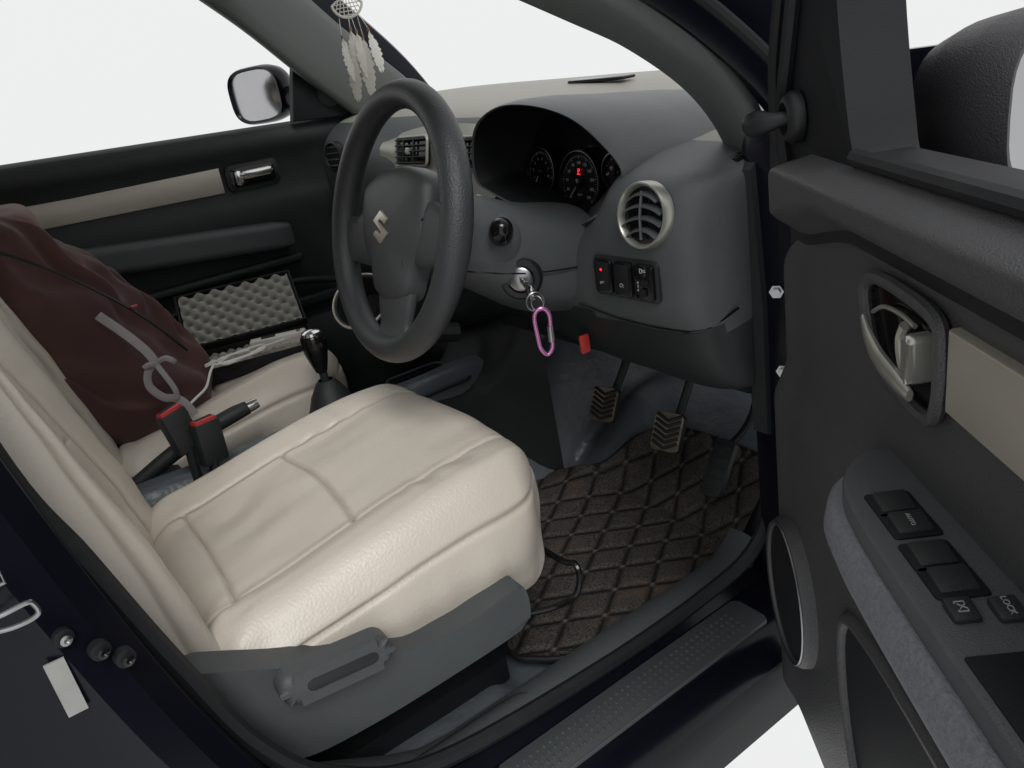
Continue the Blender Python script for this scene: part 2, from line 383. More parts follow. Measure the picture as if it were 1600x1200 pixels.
# centre silver panel
g=G();rr=[]
for x in np.linspace(-.30,.180,30):
    u_=(x+.06)/.24
    zt=.742-.02*u_**2; zb=.47+.15*u_**2
    col=[]
    for t in np.linspace(0,1,14):
        z=zt+(zb-zt)*t
        y=.335-.055*sm(.74-z,0,.30)-.028*sm(.735-z,0,.03)
        col.append(V((x,y-.010,z)))
    rr.append(col)
g.loft(rr,closed=False,cap=False,mi=0)
g.obj('centre_panel',['panel'],dash,60)
def rectvent(cx,cy,cz,w,h):
    g=G();X=facing((cx,cy,cz),(0,-1,.25))
    g.prism(rr_(w,h,.010),-.004,.004,X,.003,0)
    for i in range(5):
        y=-h/2+h*(i+.5)/5
        g.box((0,y,.007),(w*.92,.0025,.010),.0008,1,X=X)
    for i in range(2):
        g.box((-w/6+w/3*i,0,.010),(.003,h*.9,.006),.001,1,X=X)
    g.box((0,0,.012),(.012,.014,.010),.003,2,X=X)
    g.tube([(x,y,.004) for x,y in rr_(w,h,.010)],.003,8,closed=True,mi=2,X=X)
    return g.obj('air_vent',['gloss','dashdk','panel'],dash,40)
rectvent(-.115,.282,.698,.135,.056)
rectvent(.082,.282,.690,.130,.056)
g=G();X=facing((-.12,.260,.615),(0,-1,.15));g.box((0,0,0),(.13,.035,.006),.003,0,X=X);g.box((.0,-.05,0),(.17,.05,.008),.003,1,X=X)
g.obj('audio_unit',['amber','gloss'],dash)
g=G();X=facing((-.55,.285,.695),(.2,-1,.1));g.lathe([(.036,-.01),(.037,.006),(.032,.008),(.030,0),(0,0)],X,36,0)
for i in range(4): g.box((0,-.022+.0147*i,.003),(.056-.010*abs(i-1.5),.003,.006),0,1,X=X)
g.obj('air_vent',['black','steel'],dash,40)
# ---- binnacle
lip=[(.190,.651),(.192,.700),(.222,.742),(.292,.764),(.38,.760),(.462,.739),(.52,.704),(.556,.664),(.525,.622),(.440,.588),(.37,.590),(.302,.611),(.230,.632)]
L=catmull([(p[0],0,p[1]) for p in lip],7,closed=True);cx,cz=.36,.68
def ring(sc,y,scz=None,dz=0,dx=0):
    scz=scz or sc
    return [V((cx+(p.x-cx)*sc+dx,y,cz+(p.z-cz)*scz+dz)) for p in L]
g=G()
g.loft([ring(.80,.345,.80,-.012,-.01),ring(.93,.30),ring(.975,.255),ring(.995,.238)],cap=False,mi=1)
g.loft([ring(.995,.238),ring(1.02,.236),ring(1.045,.245),ring(1.06,.27),ring(1.08,.32,1.03),ring(1.14,.40,1.0,-.008,.01),ring(1.28,.50,.92,-.012,.03),ring(1.4,.60,.70,-.01,.04)],cap=False,mi=0)
g.obj('instrument_hood',['dash','matte'],dash,60)
g=G();rb=ring(.80,.345,.80,-.012,-.01)
g.add([q+V((0,-.001,0)) for q in rb],[tuple(range(len(rb)))],0)
def dial(c,r,nums,start,end,sz=.009):
    X=facing(c,(0,-1,.12))
    g.lathe([(r,0),(r,.006),(r-.004,.006),(r-.006,.0015),(0,.0015)],X,48,0)
    g.lathe([(r-.0015,.0065),(r-.0025,.0068)],X,48,2)
    N=len(nums)
    for i in range((N-1)*5+1):
        a=math.radians(start+(end-start)*i/((N-1)*5));maj=i%5==0;l=.005 if maj else .0025
        d=V((math.cos(a),math.sin(a),0));p=d*(r-.009-l/2)
        g.box((p.x,p.y,.003),(l,.0008 if maj else .0004,.0005),0,1,R=Matrix.Rotation(a,4,'Z'),X=X)
    for i,t in enumerate(nums):
        a=math.radians(start+(end-start)*i/(N-1));p=V((math.cos(a),math.sin(a),0))*(r-.0205)
        textgeo(g,t,X@Matrix.Translation((p.x,p.y,.003)),sz,1)
    a=math.radians(start);g.box((math.cos(a)*r*.3,math.sin(a)*r*.3,.006),(r*.62,.0014,.001),0,1,R=Matrix.Rotation(a,4,'Z'),X=X)
    g.lathe([(.007,.002),(.007,.008),(0,.009)],X,24,0)
    return X
X=dial((.355,.328,.630),.052,['0','20','40','60','80','100','120','140','160','180','200'],225,-45,sz=.0068)
g.box((0,.014,.004),(.007,.0015,.001),0,3,X=X);textgeo(g,'P',X@Matrix.Translation((.001,.018,.0045)),.012,3)
textgeo(g,'km/h',X@Matrix.Translation((0,-.018,.003)),.005,1)
X=dial((.255,.328,.648),.042,['0','1','2','3','4','5','6','7','8'],235,-20,sz=.0062)
X=dial((.445,.326,.650),.028,['E','F'],200,-20,sz=.006)
g.obj('instrument_cluster',['gloss','dim','steel','redlit'],dash,40)
g=G();g.tube(catmull([(.19,.232,.628),(.25,.225,.612),(.31,.215,.596),(.37,.212,.580)],6),[.002+.004*math.sin(math.pi*i/18) for i in range(19)],8)
g.obj('hood_trim',['silver'],dash)
# ---- right round vent
g=G();X=facing((.628,.201,.620),(.04,-1,.16))
g.lathe([(.042,-.012),(.042,.002),(.0405,.005),(.0385,.005),(.036,.001),(.035,-.006),(0,-.006)],X,56,0)
g.lathe([(.0355,-.004),(0,-.004)],X,48,1)
for k in range(4):
    y=-.022+.0147*k;h=math.sqrt(max(0,.034**2-y*y))
    path=[(h*t,y+.009*(1-t*t)-.004,.000) for t in np.linspace(-1,1,11)]
    g.tube(path,.0055,6,mi=2,flat=.22,up=(0,1,.5),X=X)
g.tube([(0,-.03,.002),(-.002,0,.003),(0,.03,.002)],.002,6,mi=2,X=X)
g.obj('air_vent',['silver','gloss','dash'],dash,40)
g=G();X=frame((.664,.315,.667),(1,0,-.1),(0,1,.2),(.1,-.2,1))
g.box((0,0,0),(.060,.024,.010),.002,0,X=X)
for i in range(7): g.box((-.024+.008*i,0,.0048),(.0025,.020,.002),0,1,X=X)
g.obj('defroster_grille',['gloss','dashdk'],dash)
g=G();X=frame((.15,.57,.772),(1,0,-.04),(0,1,0),(.04,0,1));g.box((0,0,0),(.16,.035,.006),.003,0,X=X);g.obj('windscreen_vent',['gloss'],dash)
# ---- switches panel
g=G();X=facing((.582,.203,.533),(0,-1,.03))
g.prism(rr_(.126,.056,.008),-.01,.002,X,.001,0)
swp=g.obj('switch_panel',['dashdk'],dash,40)
def switch(dx,icon,led=None):
    g=G();g.prism([(x+dx,y) for x,y in rr_(.034,.047,.004)],.002,.007,X,.0015,0)
    g.prism([(x+dx,y) for x,y in rr_(.026,.039,.003)],.007,.009,X,.001,1)
    if led: g.box((dx,.010,.0094),(.003,.003,.001),0,2,X=X)
    textgeo(g,icon,X@Matrix.Translation((dx,-.008,.0093)),.008,3)
    g.obj('dash_switch',['gloss','matte','redlit','dim'],swp,40)
switch(-.040,'o=',True);switch(0,'O:');
g=G();dx=.040
g.prism([(x+dx,y) for x,y in rr_(.034,.047,.004)],.002,.007,X,.0015,0)
g.box((dx+.004,.0,.009),(.012,.008,.005),.001,2,X=X);g.box((dx,-.013,.009),(.010,.010,.005),.001,2,X=X)
textgeo(g,'D=',X@Matrix.Translation((dx,.015,.0075)),.009,1);textgeo(g,'4\n2\n0',X@Matrix.Translation((dx-.010,-.006,.0075)),.005,1)
g.obj('dash_switch',['gloss','print','matte'],swp,40)
g=G();g.tube(catmull([(.47,.204,.480),(.55,.206,.470),(.64,.208,.468),(.69,.226,.470),(.712,.27,.49)],6),.0018,6);g.obj('panel_gap',['gloss'],dash)
g=G();g.box((.455,.215,.410),(.007,.018,.030),.003,0);g.obj('bonnet_release',['red'],dash)
g=G();rings2=[]
for y,z0,z1 in [(.30,.30,.655),(.34,.28,.685),(.40,.25,.70),(.5,.22,.70)]:
    rings2.append([V((.70,y,z0)),V((.722,y,z0)),V((.724,y,(z0+z1)/2)),V((.715,y,z1)),V((.69,y,z1))])
g.loft(rings2,mi=0);g.obj('dash_side_cover',['dashdk'],dash,40)
g=G();rings2=[]
for x in np.linspace(.10,.70,10):
    rings2.append([V((x,.30,.40)),V((x,.29,.36)),V((x,.36,.325)),V((x,.60,.33)),V((x,.60,.40))])
g.loft(rings2,mi=0);g.box((.43,.74,.22),(.66,.02,.5),0,0);g.obj('lower_dash_cover',['matte'],dash,40)
# ---------------- steering column
g=G();rings2=[]
for y,w,h,z in [(.03,.06,.05,.625),(.06,.075,.062,.612),(.10,.088,.075,.59),(.16,.100,.085,.555),(.21,.105,.085,.54),(.26,.11,.085,.53)]:
    ring_=[]
    for k in range(32):
        a=2*math.pi*k/32;c,s_=math.cos(a),math.sin(a)
        ring_.append(V((.362+w*math.copysign(abs(c)**.65,c),y,z+h*math.copysign(abs(s_)**.65,s_))))
    rings2.append(ring_)
g.loft(rings2,mi=0)
col=g.obj('steering_column',['dash'],car,60)
g=G();g.tube(catmull([(.30,.028,.575),(.38,.028,.572),(.425,.045,.570),(.452,.08,.560),(.464,.14,.545),(.47,.21,.535)],6),.0012,6);g.obj('column_seam',['gloss'],col)
g=G();X=facing((.448,.125,.540),(.75,-.66,.05))
g.lathe([(.030,-.01),(.030,.006),(.027,.010),(.020,.010),(.019,.002),(0,.002)],X,40,0)
g.lathe([(.017,.002),(.017,.010),(.014,.012),(0,.012)],X,30,1)
g.obj('ignition_lock',['black','steel'],col,40)
g=G()
P=[V((.42,.115,.598)),V((.45,.100,.607)),V((.465,.093,.614)),V((.480,.086,.624)),V((.489,.082,.632))]
X=facing((.437,.10,.602),(.86,-.45,.13));g.lathe([(.036,-.015),(.036,.004),(.030,.009),(.020,.012),(0,.012)],X,36,0)
g.tube(catmull(P,6),[.013,.013,.013,.013,.0165,.0175,.0175,.017,.016,.014,.010,.005],18,mi=1)
g.obj('wiper_stalk',['dash','gloss'],col,40)
# ---------------- steering wheel
RK=math.radians(18)
ax=V((0,-math.cos(RK),math.sin(RK)))
lat=V((1,0,.08)).normalized();upv=ax.cross(lat).normalized();lat=upv.cross(ax).normalized()
W=frame((.347,.0,.641),lat,upv,ax)
g=G(W);N=128
rimv=[];rr2=[]
for i in range(N):
    a=2*math.pi*i/N;rimv.append((.1745*math.cos(a),.1745*math.sin(a),.006))
    rr2.append(.0200+.0008*math.cos(2*a))
g.tube(rimv,rr2,24,closed=True,mi=0,up=(0,0,1))
wheel=g.obj('steering_wheel',['rim'],car,60)
g=G(W)
def spoke(pts,ws,ths):
    rings=[];P=catmull(pts,5);n=len(P)
    w=np.interp(np.linspace(0,1,n),np.linspace(0,1,len(ws)),ws);h=np.interp(np.linspace(0,1,n),np.linspace(0,1,len(ths)),ths)
    for i in range(n):
        t=(P[min(i+1,n-1)]-P[max(i-1,0)]).normalized();b=V((0,0,1)).cross(t).normalized()
        rings.append([P[i]+b*w[i]*math.copysign(abs(math.cos(a))**.7,math.cos(a))+V((0,0,1))*h[i]*math.copysign(abs(math.sin(a))**.7,math.sin(a)) for a in [2*math.pi*k/20 for k in range(20)]])
    g.loft(rings,mi=0)
spoke([(-.04,-.005,-.012),(-.09,-.014,-.004),(-.135,-.020,-.002),(-.172,-.018,.004)],[.055,.046,.034,.040],[.02,.014,.010,.010])
spoke([(.04,-.005,-.012),(.09,-.014,-.004),(.135,-.020,-.002),(.172,-.018,.004)],[.055,.046,.034,.040],[.02,.014,.010,.010])
spoke([(0,-.04,-.012),(0,-.10,-.004),(0,-.14,-.002),(0,-.172,.004)],[.060,.050,.042,.052],[.02,.014,.010,.010])
g.lathe([(.0,-.06),(.055,-.06),(.075,-.045),(.082,-.02),(.05,-.01)],Matrix.Identity(4),40,0)
g.obj('wheel_spokes',['hub'],wheel,60)
hubp=catmull([(-.098,.030,0),(-.088,.058,0),(-.045,.074,0),(0,.078,0),(.045,.074,0),(.088,.058,0),(.098,.030,0),(.092,-.018,0),(.062,-.058,0),(.046,-.096,0),(0,-.107,0),(-.046,-.096,0),(-.062,-.058,0),(-.092,-.018,0)],6,closed=True)
g=G(W);rs=[]
hz_=[(1.02,-.02),(1.02,-.002),(.995,.006),(.94,.012),(.80,.017),(.6,.021),(.4,.0235),(.2,.0245),(.03,.0247)]
for sc,z in hz_: rs.append([V((p.x*sc,p.y*sc-(1-sc)*.010,z)) for p in hubp])
g.loft(rs,mi=0)
hub=g.obj('airbag_cover',['hub'],wheel,50)
for sgn in (1,-1):
    g=G(W);g.tube(catmull([(sgn*.060,.060,.0115),(sgn*.053,.03,.0178),(sgn*.054,-.01,.0178),(sgn*.050,-.05,.0150),(sgn*.046,-.085,.0085)],6),.0016,6);g.obj('horn_groove',['gloss'],hub)
    g=G(W);g.tube(catmull([(sgn*.094,.006,.0095),(sgn*.076,-.012,.0145),(sgn*.056,-.020,.0172)],6),.0014,6);g.obj('horn_groove',['gloss'],hub)
g=G(W);S=[(0,1),(.95,.45),(.5,.2),(0,.5),(-.3,.33),(.95,-.4),(0,-1),(-.95,-.45),(-.5,-.2),(0,-.5),(.3,-.33),(-.95,.4)]
g.prism([(x*.0235,y*.0225-.004) for x,y in S],.022,.0275,None,.0008,0)
g.obj('emblem',['badge'],hub,30)
# ---------------- seats
def make_seat(name,dx,res):
    grp=empty(name,(.35+dx,-.2,-.01),car)
    cxs=.347+dx
    g=G();hx,hy,hz=.247,.235,.085
    def dc(q):
        x,y,z=q;a=x/hx;b=y/hy;seam_or_shade=0
        t=sm(z,-.02,hz*.9)
        ztop=.17*(y+.05)-.012*sm(b,.5,1.)
        ztop+=.016*sm(abs(a),.5,.75)*(1-.6*sm(b,.2,1.))-.014*sm(abs(a),.80,1.)
        ztop-=.012*gs(b+.55,.5)*(1-abs(a))
        sx=abs(abs(a)-.60)*hx
        ztop-=.0050*gs(sx,.0040);seam_or_shade=max(seam_or_shade,gs(sx,.0022)*t)
        inner=abs(a)<.60
        if inner:
            for sb,cu in ((-.02,.010),(-.72,.004)):
                dd=(y-hy*sb-cu*math.cos(a*3))
                ztop-=.0050*gs(dd,.0040);seam_or_shade=max(seam_or_shade,gs(dd,.0022)*t)
            ztop+=.005*abs(math.sin(math.pi*(a/.6+1)/2))
        ztop+=.0055*nz((x*7,y*7,1.3+dx))+.0018*nz((x*20,y*12,5+dx))
        if inner and b<-.05 and b>-.75:
            ztop-=.011*math.exp(-((a+.25)/.18)**2-((b+.45)/.2)**2)
            ztop+=.0045*math.sin(a*15+b*4)*math.exp(-((b+.45)/.20)**2-((a+.2)/.3)**2)
        ztop+=.0020*math.sin(y*150+6*nz((x*10,y*6,2)))*gs(abs(a)-.66,.09)*sm(nz((x*2,y*5,11)),-.05,.3)
        # radiating pull folds towards the rear corners
        ztop+=.0022*math.sin(x*120+y*70)*sm(-b,.55,.85)*sm(abs(a),.3,.7)
        zz=z+ztop*t
        side=sm(abs(a),.93,1.);bel=1-t
        fl=(.012*nz((x*3,y*8,z*6))+.005*nz((3,y*22,z*9))+.0045*math.sin(y*60+z*45+3*nz((1,y*9,z*9)))*sm(-b,.0,.5))*bel
        sg=math.copysign(1,x)
        xx=x+sg*(fl+.008*gs((z-.02),.035))*side - sg*.012*bel*side*sm(-z,0,hz)
        if side>0:
            xx-=sg*.004*gs(z-.047,.0036)*side;seam_or_shade=max(seam_or_shade,gs(z-.047,.0022)*side)
        fr=sm(b,.93,1.)
        yy=y+(.006*gs(z-.02,.03)-.03*sm(-z,-.02,hz))*fr
        if fr>0: yy-=.004*gs(z-.047,.0036)*fr;seam_or_shade=max(seam_or_shade,gs(z-.047,.0022)*fr)
        if b>.5: xx*=1-.12*((b-.5)/.5)**3
        yy+=.028*(1-a*a)*sm(b,.4,1.)-.014
        hem=(-.030*gs(b-.0,.35)-.012*gs(b-.9,.3)+.02*gs(b+.9,.3)+.006*math.sin(b*14))*sm(-z,-.01,hz)*side
        return (xx,yy,zz+hem,min(1,seam_or_shade)*.6)
    g.rbox((hx,hy,hz),.05,res,dc,0,Matrix.Translation((cxs,-.195,.225)))
    g.obj('seat_cushion',['cream'],grp,80)
    g=G();bx,by,bz=.248,.065,.36
    def db(q):
        x,y,z=q;a=x/bx;c=z/bz;seam_or_shade=0
        f=sm(y,-.02,by*.9)
        yt=.040*sm(abs(a),.42,.80)-.03*sm(abs(a),.86,1.0)
        d0=(abs(a)-(.56-.10*c))*bx
        yt-=.0050*gs(d0,.0040);seam_or_shade=gs(d0,.0022)*f
        inner=abs(a)<.56
        if inner:
            for sc in (-.28,.35): yt-=.004*gs((c-sc)*bz,.0045);seam_or_shade=max(seam_or_shade,gs((c-sc)*bz,.0022)*f)
            yt+=.006*math.cos(a/.56*math.pi/2)
        else:
            d1=(abs(a)-.88+.05*c)*bx;yt-=.005*gs(d1,.004);seam_or_shade=max(seam_or_shade,gs(d1,.0022)*f)
        yt+=.014*gs(c+.45,.35)*(1-a*a)
        yt+=.007*nz((x*6,z*6,9+dx))+.002*nz((x*18,z*18,3+dx))
        w=1+.04*gs(c+.1,.5)-.10*sm(c,.3,1.)
        return (x*w,y+yt*f,z,seam_or_shade*.6)
    lean=Matrix.Rotation(math.radians(13),4,'X')
    g.rbox((bx,by,bz),.05,res,db,0,Matrix.Translation((cxs,-.460,.215))@lean@Matrix.Translation((0,-.045,.345)))
    g.obj('seat_backrest',['cream'],grp,80)
    return grp
seat=make_seat('driver_seat',0,170)
seat['label']='cream leather bucket seat with stitched panels'
ps=make_seat('passenger_seat',-.70,80)
g=G()
pv=catmull([(-.475,.312,0),(-.45,.320,0),(-.42,.306,0),(-.36,.272,0),(-.28,.238,0),(-.23,.212,0),(-.16,.204,0),(-.085,.213,0),(-.068,.203,0),(-.068,.165,0),(-.085,.150,0),(-.19,.145,0),(-.305,.146,0),(-.385,.158,0),(-.44,.20,0),(-.48,.26,0)],5,closed=True)
X=frame((.612,0,0),(0,1,0),(0,0,1),(1,0,0))
g.prism([(p.x,p.y) for p in pv],-.02,.022,X,.009,0,seg=3)
g.obj('seat_side_cover',['dash'],seat,40)
g=G();g.prism([(-.322+x,.254+y-x*.12) for x,y in rr_(.128,.040,.018,8)],.018,.046,X,.011,0,seg=4)
g.prism([(-.318+x,.254+y-x*.12) for x,y in rr_(.080,.014,.0068,8)],.044,.0470,X,.001,1,seg=2)
g.obj('recline_lever',['dash','dashdk'],seat,40)
g=G()
g.box((.35,-.24,.10),(.44,.34,.10),.02,0);g.box((.55,-.25,.04),(.03,.34,.05),.006,0);g.box((.15,-.23,.04),(.03,.38,.05),.006,0)
g.tube(catmull([(.57,-.06,.12),(.60,-.02,.125),(.612,.015,.13),(.612,.03,.15),(.60,.035,.17),(.56,.03,.165),(.35,.03,.16),(.12,.03,.16)],6),.0045,8,mi=1)
g.obj('seat_rail',['matte','gloss'],seat,40)
def buckle(p,lean):
    g=G();X=Matrix.Translation(p)@Matrix.Rotation(lean,4,'X')@Matrix.Rotation(math.radians(20),4,'Z')
    g.box((0,0,0),(.026,.046,.075),.006,0,X=X);g.box((0,0,.034),(.020,.040,.016),.004,1,X=X);g.box((0,.0,.0425),(.006,.030,.001),0,0,X=X)
    g.tube([X@V((0,0,-.03)),X@V((0,-.01,-.07)),X@V((0,-.03,-.16))],.008,8,mi=0,flat=2.)
    g.obj('seat_belt_buckle',['dashdk','red'],car,40)
buckle((.070,-.330,.370),.15);buckle((.080,-.295,.338),-.05)
# ---------------- centre console
g=G();rings2=[]
for y,zt,w in [(-.75,.24,.085),(-.45,.24,.085),(-.2,.235,.08),(-.1,.255,.085),(.0,.265,.09),(.1,.255,.095),(.2,.25,.10),(.27,.30,.12),(.34,.42,.15)]:
    rings2.append([V((-w-.01,y,-.02)),V((-w,y,zt-.03)),V((-w+.012,y,zt-.006)),V((-w+.03,y,zt)),V((w-.03,y,zt)),V((w-.012,y,zt-.006)),V((w,y,zt-.03)),V((w+.01,y,-.02))])
cr=list(zip(*rings2));cr=[catmull(c,4) for c in cr];rings2=[list(r) for r in zip(*cr)]
g.loft(rings2,mi=0)
g.tube([(x,y+.15,.266) for x,y in rr_(.15,.13,.02)],.004,8,closed=True,mi=0)
g.box((0,.15,.262),(.14,.12,.004),0,1)
con=g.obj('centre_console',['dashdk','gloss'],car,40)
g=G();Xc=facing((-.03,.065,.452),(.45,-.5,.65));g.lathe([(.048,-.06),(.056,.0),(.060,.004),(.058,.010),(.052,.008),(.046,-.05),(0,-.06)],Xc,40,0)
g.tube([(.058*math.cos(2*math.pi*i/48),.058*math.sin(2*math.pi*i/48),.009) for i in range(48)],.0024,8,closed=True,mi=1,X=Xc)
g.tube([(-.03,.09,.40),(-.02,.16,.36),(0,.24,.34)],.02,8)
g.obj('cup_holder',['dashdk','badge'],con,40)
g=G()
g.lathe([(.055,0),(.05,.012),(.035,.05),(.020,.075),(.014,.08)],Matrix.Translation((0,-.055,.262)),28,0)
g.tube([(0,-.055,.32),(0,-.057,.38)],.008,12,mi=0)
XK=Matrix.Translation((0,-.058,.400))
g.lathe([(.011,-.04),(.017,-.02),(.022,.0),(.024,.018),(.022,.03),(.018,.034)],XK,28,1)
g.lathe([(.0195,.032),(.018,.038),(.012,.042),(0,.043)],XK,28,2)
g.obj('gear_lever',['dashdk','gloss','chrome'],car,40)
g=G()
g.tube(catmull([(.0,-.42,.28),(.0,-.36,.305),(.0,-.30,.325),(.0,-.24,.338),(.0,-.205,.343)],5),[.013,.013,.014,.0145,.0145,.014,.012],14,mi=0)
g.tube([(.0,-.205,.343),(.0,-.196,.344),(.0,-.186,.345)],[.0105,.0105,.009],14,mi=1)
g.box((0,-.40,.262),(.05,.12,.05),.012,0)
g.obj('handbrake',['dashdk','chrome'],car,40)
# ---------------- pedals
def pedal(c,w,h,tilt,nm,arm,rz=0):
    X=Matrix.Translation(c)@Matrix.Rotation(rz,4,'Z')@Matrix.Rotation(math.radians(tilt),4,'X')
    g=G();g.prism(rr_(w,h,.010),-.006,.004,X,.002,0)
    g.prism(rr_(w*.97,h*.97,.010),.004,.0055,X,.0005,1)
    for i in range(-4,5):
        for sgn in (1,-1):
            y0=i*h*.14;pts=[(0,y0,.007),(sgn*w*.42,y0+h*.16,.007)]
            if abs(pts[1][1])<h*.47 and abs(y0)<h*.47: g.tube(pts,.0033,6,mi=0,X=X)
    g.tube(catmull([X@V((0,h*.2,-.008)),X@V((0,h*.6,-.03)),V(arm)],5),.008,8,mi=2)
    g.obj(nm,['pedal','pedalm','dashdk'],car,40)
pedal((.274,.38,.193),.058,.068,58,'clutch_pedal',(.27,.52,.36),.25)
pedal((.442,.38,.184),.058,.070,58,'brake_pedal',(.43,.52,.36),.25)
g=G();X=Matrix.Translation((.535,.40,.135))@Matrix.Rotation(math.radians(50),4,'X')@Matrix.Rotation(.10,4,'Z')
g.prism(rr_(.042,.100,.008),-.006,.004,X,.002,0)
for i in range(5): g.box((0,-.036+.018*i,.005),(.034,.004,.003),.001,0,X=X)
g.tube(catmull([X@V((0,.04,-.008)),(.53,.50,.2),(.52,.56,.34)],5),.006,8,mi=1)
g.obj('accelerator_pedal',['dashdk','matte'],car,40)
# ---------------- passenger door
g=G()
ys=np.linspace(-1.1,.55,60);sect=[]
for y in ys:
    zt=.797-.03*y
    pr=[(-.74,zt-.005),(-.72,zt+.004),(-.695,zt+.003),(-.680,zt-.006),(-.674,zt-.03),(-.678,zt-.055),(-.690,zt-.068),(-.692,zt-.14),(-.688,zt-.17),(-.68,zt-.19),(-.69,zt-.23),(-.69,.30),(-.665,.28),(-.66,.12),(-.68,.02),(-.74,.0)]
    sect.append([V((p[0],y,p[1])) for p in pr])
g.loft(sect,mi=0)
pd=g.obj('passenger_door',['dashdk'],car,50,label='dark passenger door panel with champagne trim strip')
g=G();Xd=frame((-.690,0,0),(0,1,0),(0,0,1),(1,0,0))
g.prism([(-1.0,.678),(.032,.656),(.034,.717),(-.30,.717),(-1.0,.735)],-.004,.006,Xd,.002,0)
g.obj('trim_strip',['champ'],pd,30)
g=G();g.prism([(x+.112,y+.685) for x,y in rr_(.135,.064,.014)],-.004,.008,Xd,.003,0)
g.prism([(x+.112,y+.685) for x,y in rr_(.112,.046,.010)],.006,.0085,Xd,.001,1)
g.prism([(x+.118,y+.690) for x,y in rr_(.085,.020,.008)],.008,.022,Xd,.005,2)
g.prism([(x+.072,y+.685) for x,y in rr_(.018,.036,.006)],.008,.020,Xd,.004,2)
g.obj('door_handle',['black','gloss','chrome'],pd,40)
g=G();g.rbox((.035,.36,.035),.018,20,lambda q:(q[0],q[1],q[2]-.10*q[1]),0,Matrix.Translation((-.665,-.20,.56)))
g.obj('door_armrest',['dash'],pd,50)
g=G();g.tube(catmull([(-.66,-.4,.40),(-.655,-.1,.405),(-.655,.15,.40),(-.66,.33,.33),(-.66,.36,.2)],8),.010,8);g.box((-.66,-.2,.34),(.02,.9,.03),.008,0);g.box((-.668,-.2,.46),(.03,.75,.022),.008,0)
g.obj('map_pocket',['dashdk'],pd,50)
g=G();Xs=frame((-.66,0,0),(0,1,0),(0,0,1),(1,0,0))
g.prism([(.24,.79),(.44,.78),(.52,.80),(.34,.99),(.30,.99),(.27,.90)],-.02,.006,Xs,.004,0)
g.lathe([(.03,0),(.03,.008),(.02,.014),(0,.016)],facing((-.655,.35,.84),(1,-.2,0)),24,1)
g.obj('mirror_sail',['matte','dashdk'],pd,40)
def mirror(X,w,h,depth,parent,hm='paint'):
    g=G();rs=[];N=40
    def se(sw,sh,z,e=.62): return [V((sw*math.copysign(abs(math.cos(a))**e,math.cos(a)),sh*math.copysign(abs(math.sin(a))**e,math.sin(a)),z)) for a in [2*math.pi*k/N for k in range(N)]]
    for s_,z in [(.90,-.012),(.93,.0),(1.,.003),(1.04,-.005),(1.06,-.03),(1.0,-.06),(.86,-.085),(.6,-.10),(.3,-.107),(.05,-.108)]:
        rs.append(se(w/2*s_,h/2*s_,z*depth/.1))
    g.loft(rs,mi=0,X=X,cap=False)
    m=g.obj('wing_mirror',[hm],parent,60)
    g=G();g.loft([se(w/2*.93,h/2*.93,-.008),se(w/2*.93,h/2*.93,-.004),se(w/2*.90,h/2*.90,-.002),se(.001,.001,-.002)],X=X)
    g.obj('mirror_glass',['mirror'],m,40)
    return m
pm=mirror(facing((-.90,.238,.872),(.50,-.86,0)),.180,.142,.09,car)
g=G();g.tube(catmull([(-.70,.36,.84),(-.77,.345,.83),(-.84,.32,.85)],5),.035,14);g.obj('mirror_arm',['paint'],pm)
# ---------------- DRIVER DOOR (open)
D=frame((.796,.248,0),(.8,-.6,0),(.6,.8,0),(0,0,1))
g=G(D)
zs=np.concatenate([np.linspace(-.03,.60,70),np.linspace(.605,.70,34)]);us=np.linspace(0,1,90)
def dp(s,z):
    lo=.605+.030*sm(s,.05,.22)
    p=.034*sm(z,lo,lo+.035)
    p-=.034*sm(z,.682,.702)
    p+=.016*sm(.46-z-.05*s,0,.05)
    p+=.006*math.exp(-((s-.02)/.03)**2)
    p-=.006*gs(z-lo,.006)
    return p
vs=[];n2=len(us)
for z in zs:
    se_=.010+.060*sm(z,.56,.64)-.02*sm(.12-z,0,.1)+.05*sm(z,.67,.70)**2
    for k,u_ in enumerate(us):
        s_=se_+(.95-se_)*u_**1.4
        ed=min(1,(s_-se_)/.018);rnd=.03*(1-math.sqrt(max(0,1-(1-ed)**2)))
        vs.append(V((s_,-(dp(s_,z)-rnd),z)))
fs=[(j*n2+i,j*n2+i+1,(j+1)*n2+i+1,(j+1)*n2+i) for j in range(len(zs)-1) for i in range(n2-1)]
g.add(vs,fs,0)
door=g.obj('driver_door',['door'],car,60,label='open driver door with dark grey trim panel')
g=G(D)
g.box((.50,.055,.31),(.94,.08,.70),.015,0)
g.box((.50,.012,.335),(.95,.02,.72),.006,1)
g.box((.52,.02,.695),(.90,.05,.02),.006,1)
g.obj('door_shell',['paint','seal'],door,40)
g=G(D);g.tube([(.23,-.004,.704),(.95,-.004,.704)],.007,8);g.obj('window_seal',['seal'],door)
XP=frame((0,0,0),(1,0,0),(0,0,1),(0,-1,0))
g=G(D);sl=catmull([(-.005,.655,0),(.0,.72,0),(.03,.80,0),(.075,.90,0),(.13,.98,0),(.185,.98,0),(.185,.9,0),(.20,.80,0),(.225,.71,0),(.23,.69,0),(.12,.685,0)],4,closed=True)
g.prism([(p.x,p.y) for p in sl],-.045,.006,XP,.008,0,seg=3)
g.tube(catmull([(.072,-.010,.66),(.060,-.012,.72),(.095,-.012,.80),(.145,-.010,.92)],6),.007,8,mi=1)
g.tube(catmull([(.018,-.006,.70),(.035,-.010,.78),(.09,-.008,.90)],6),.006,8,mi=1)
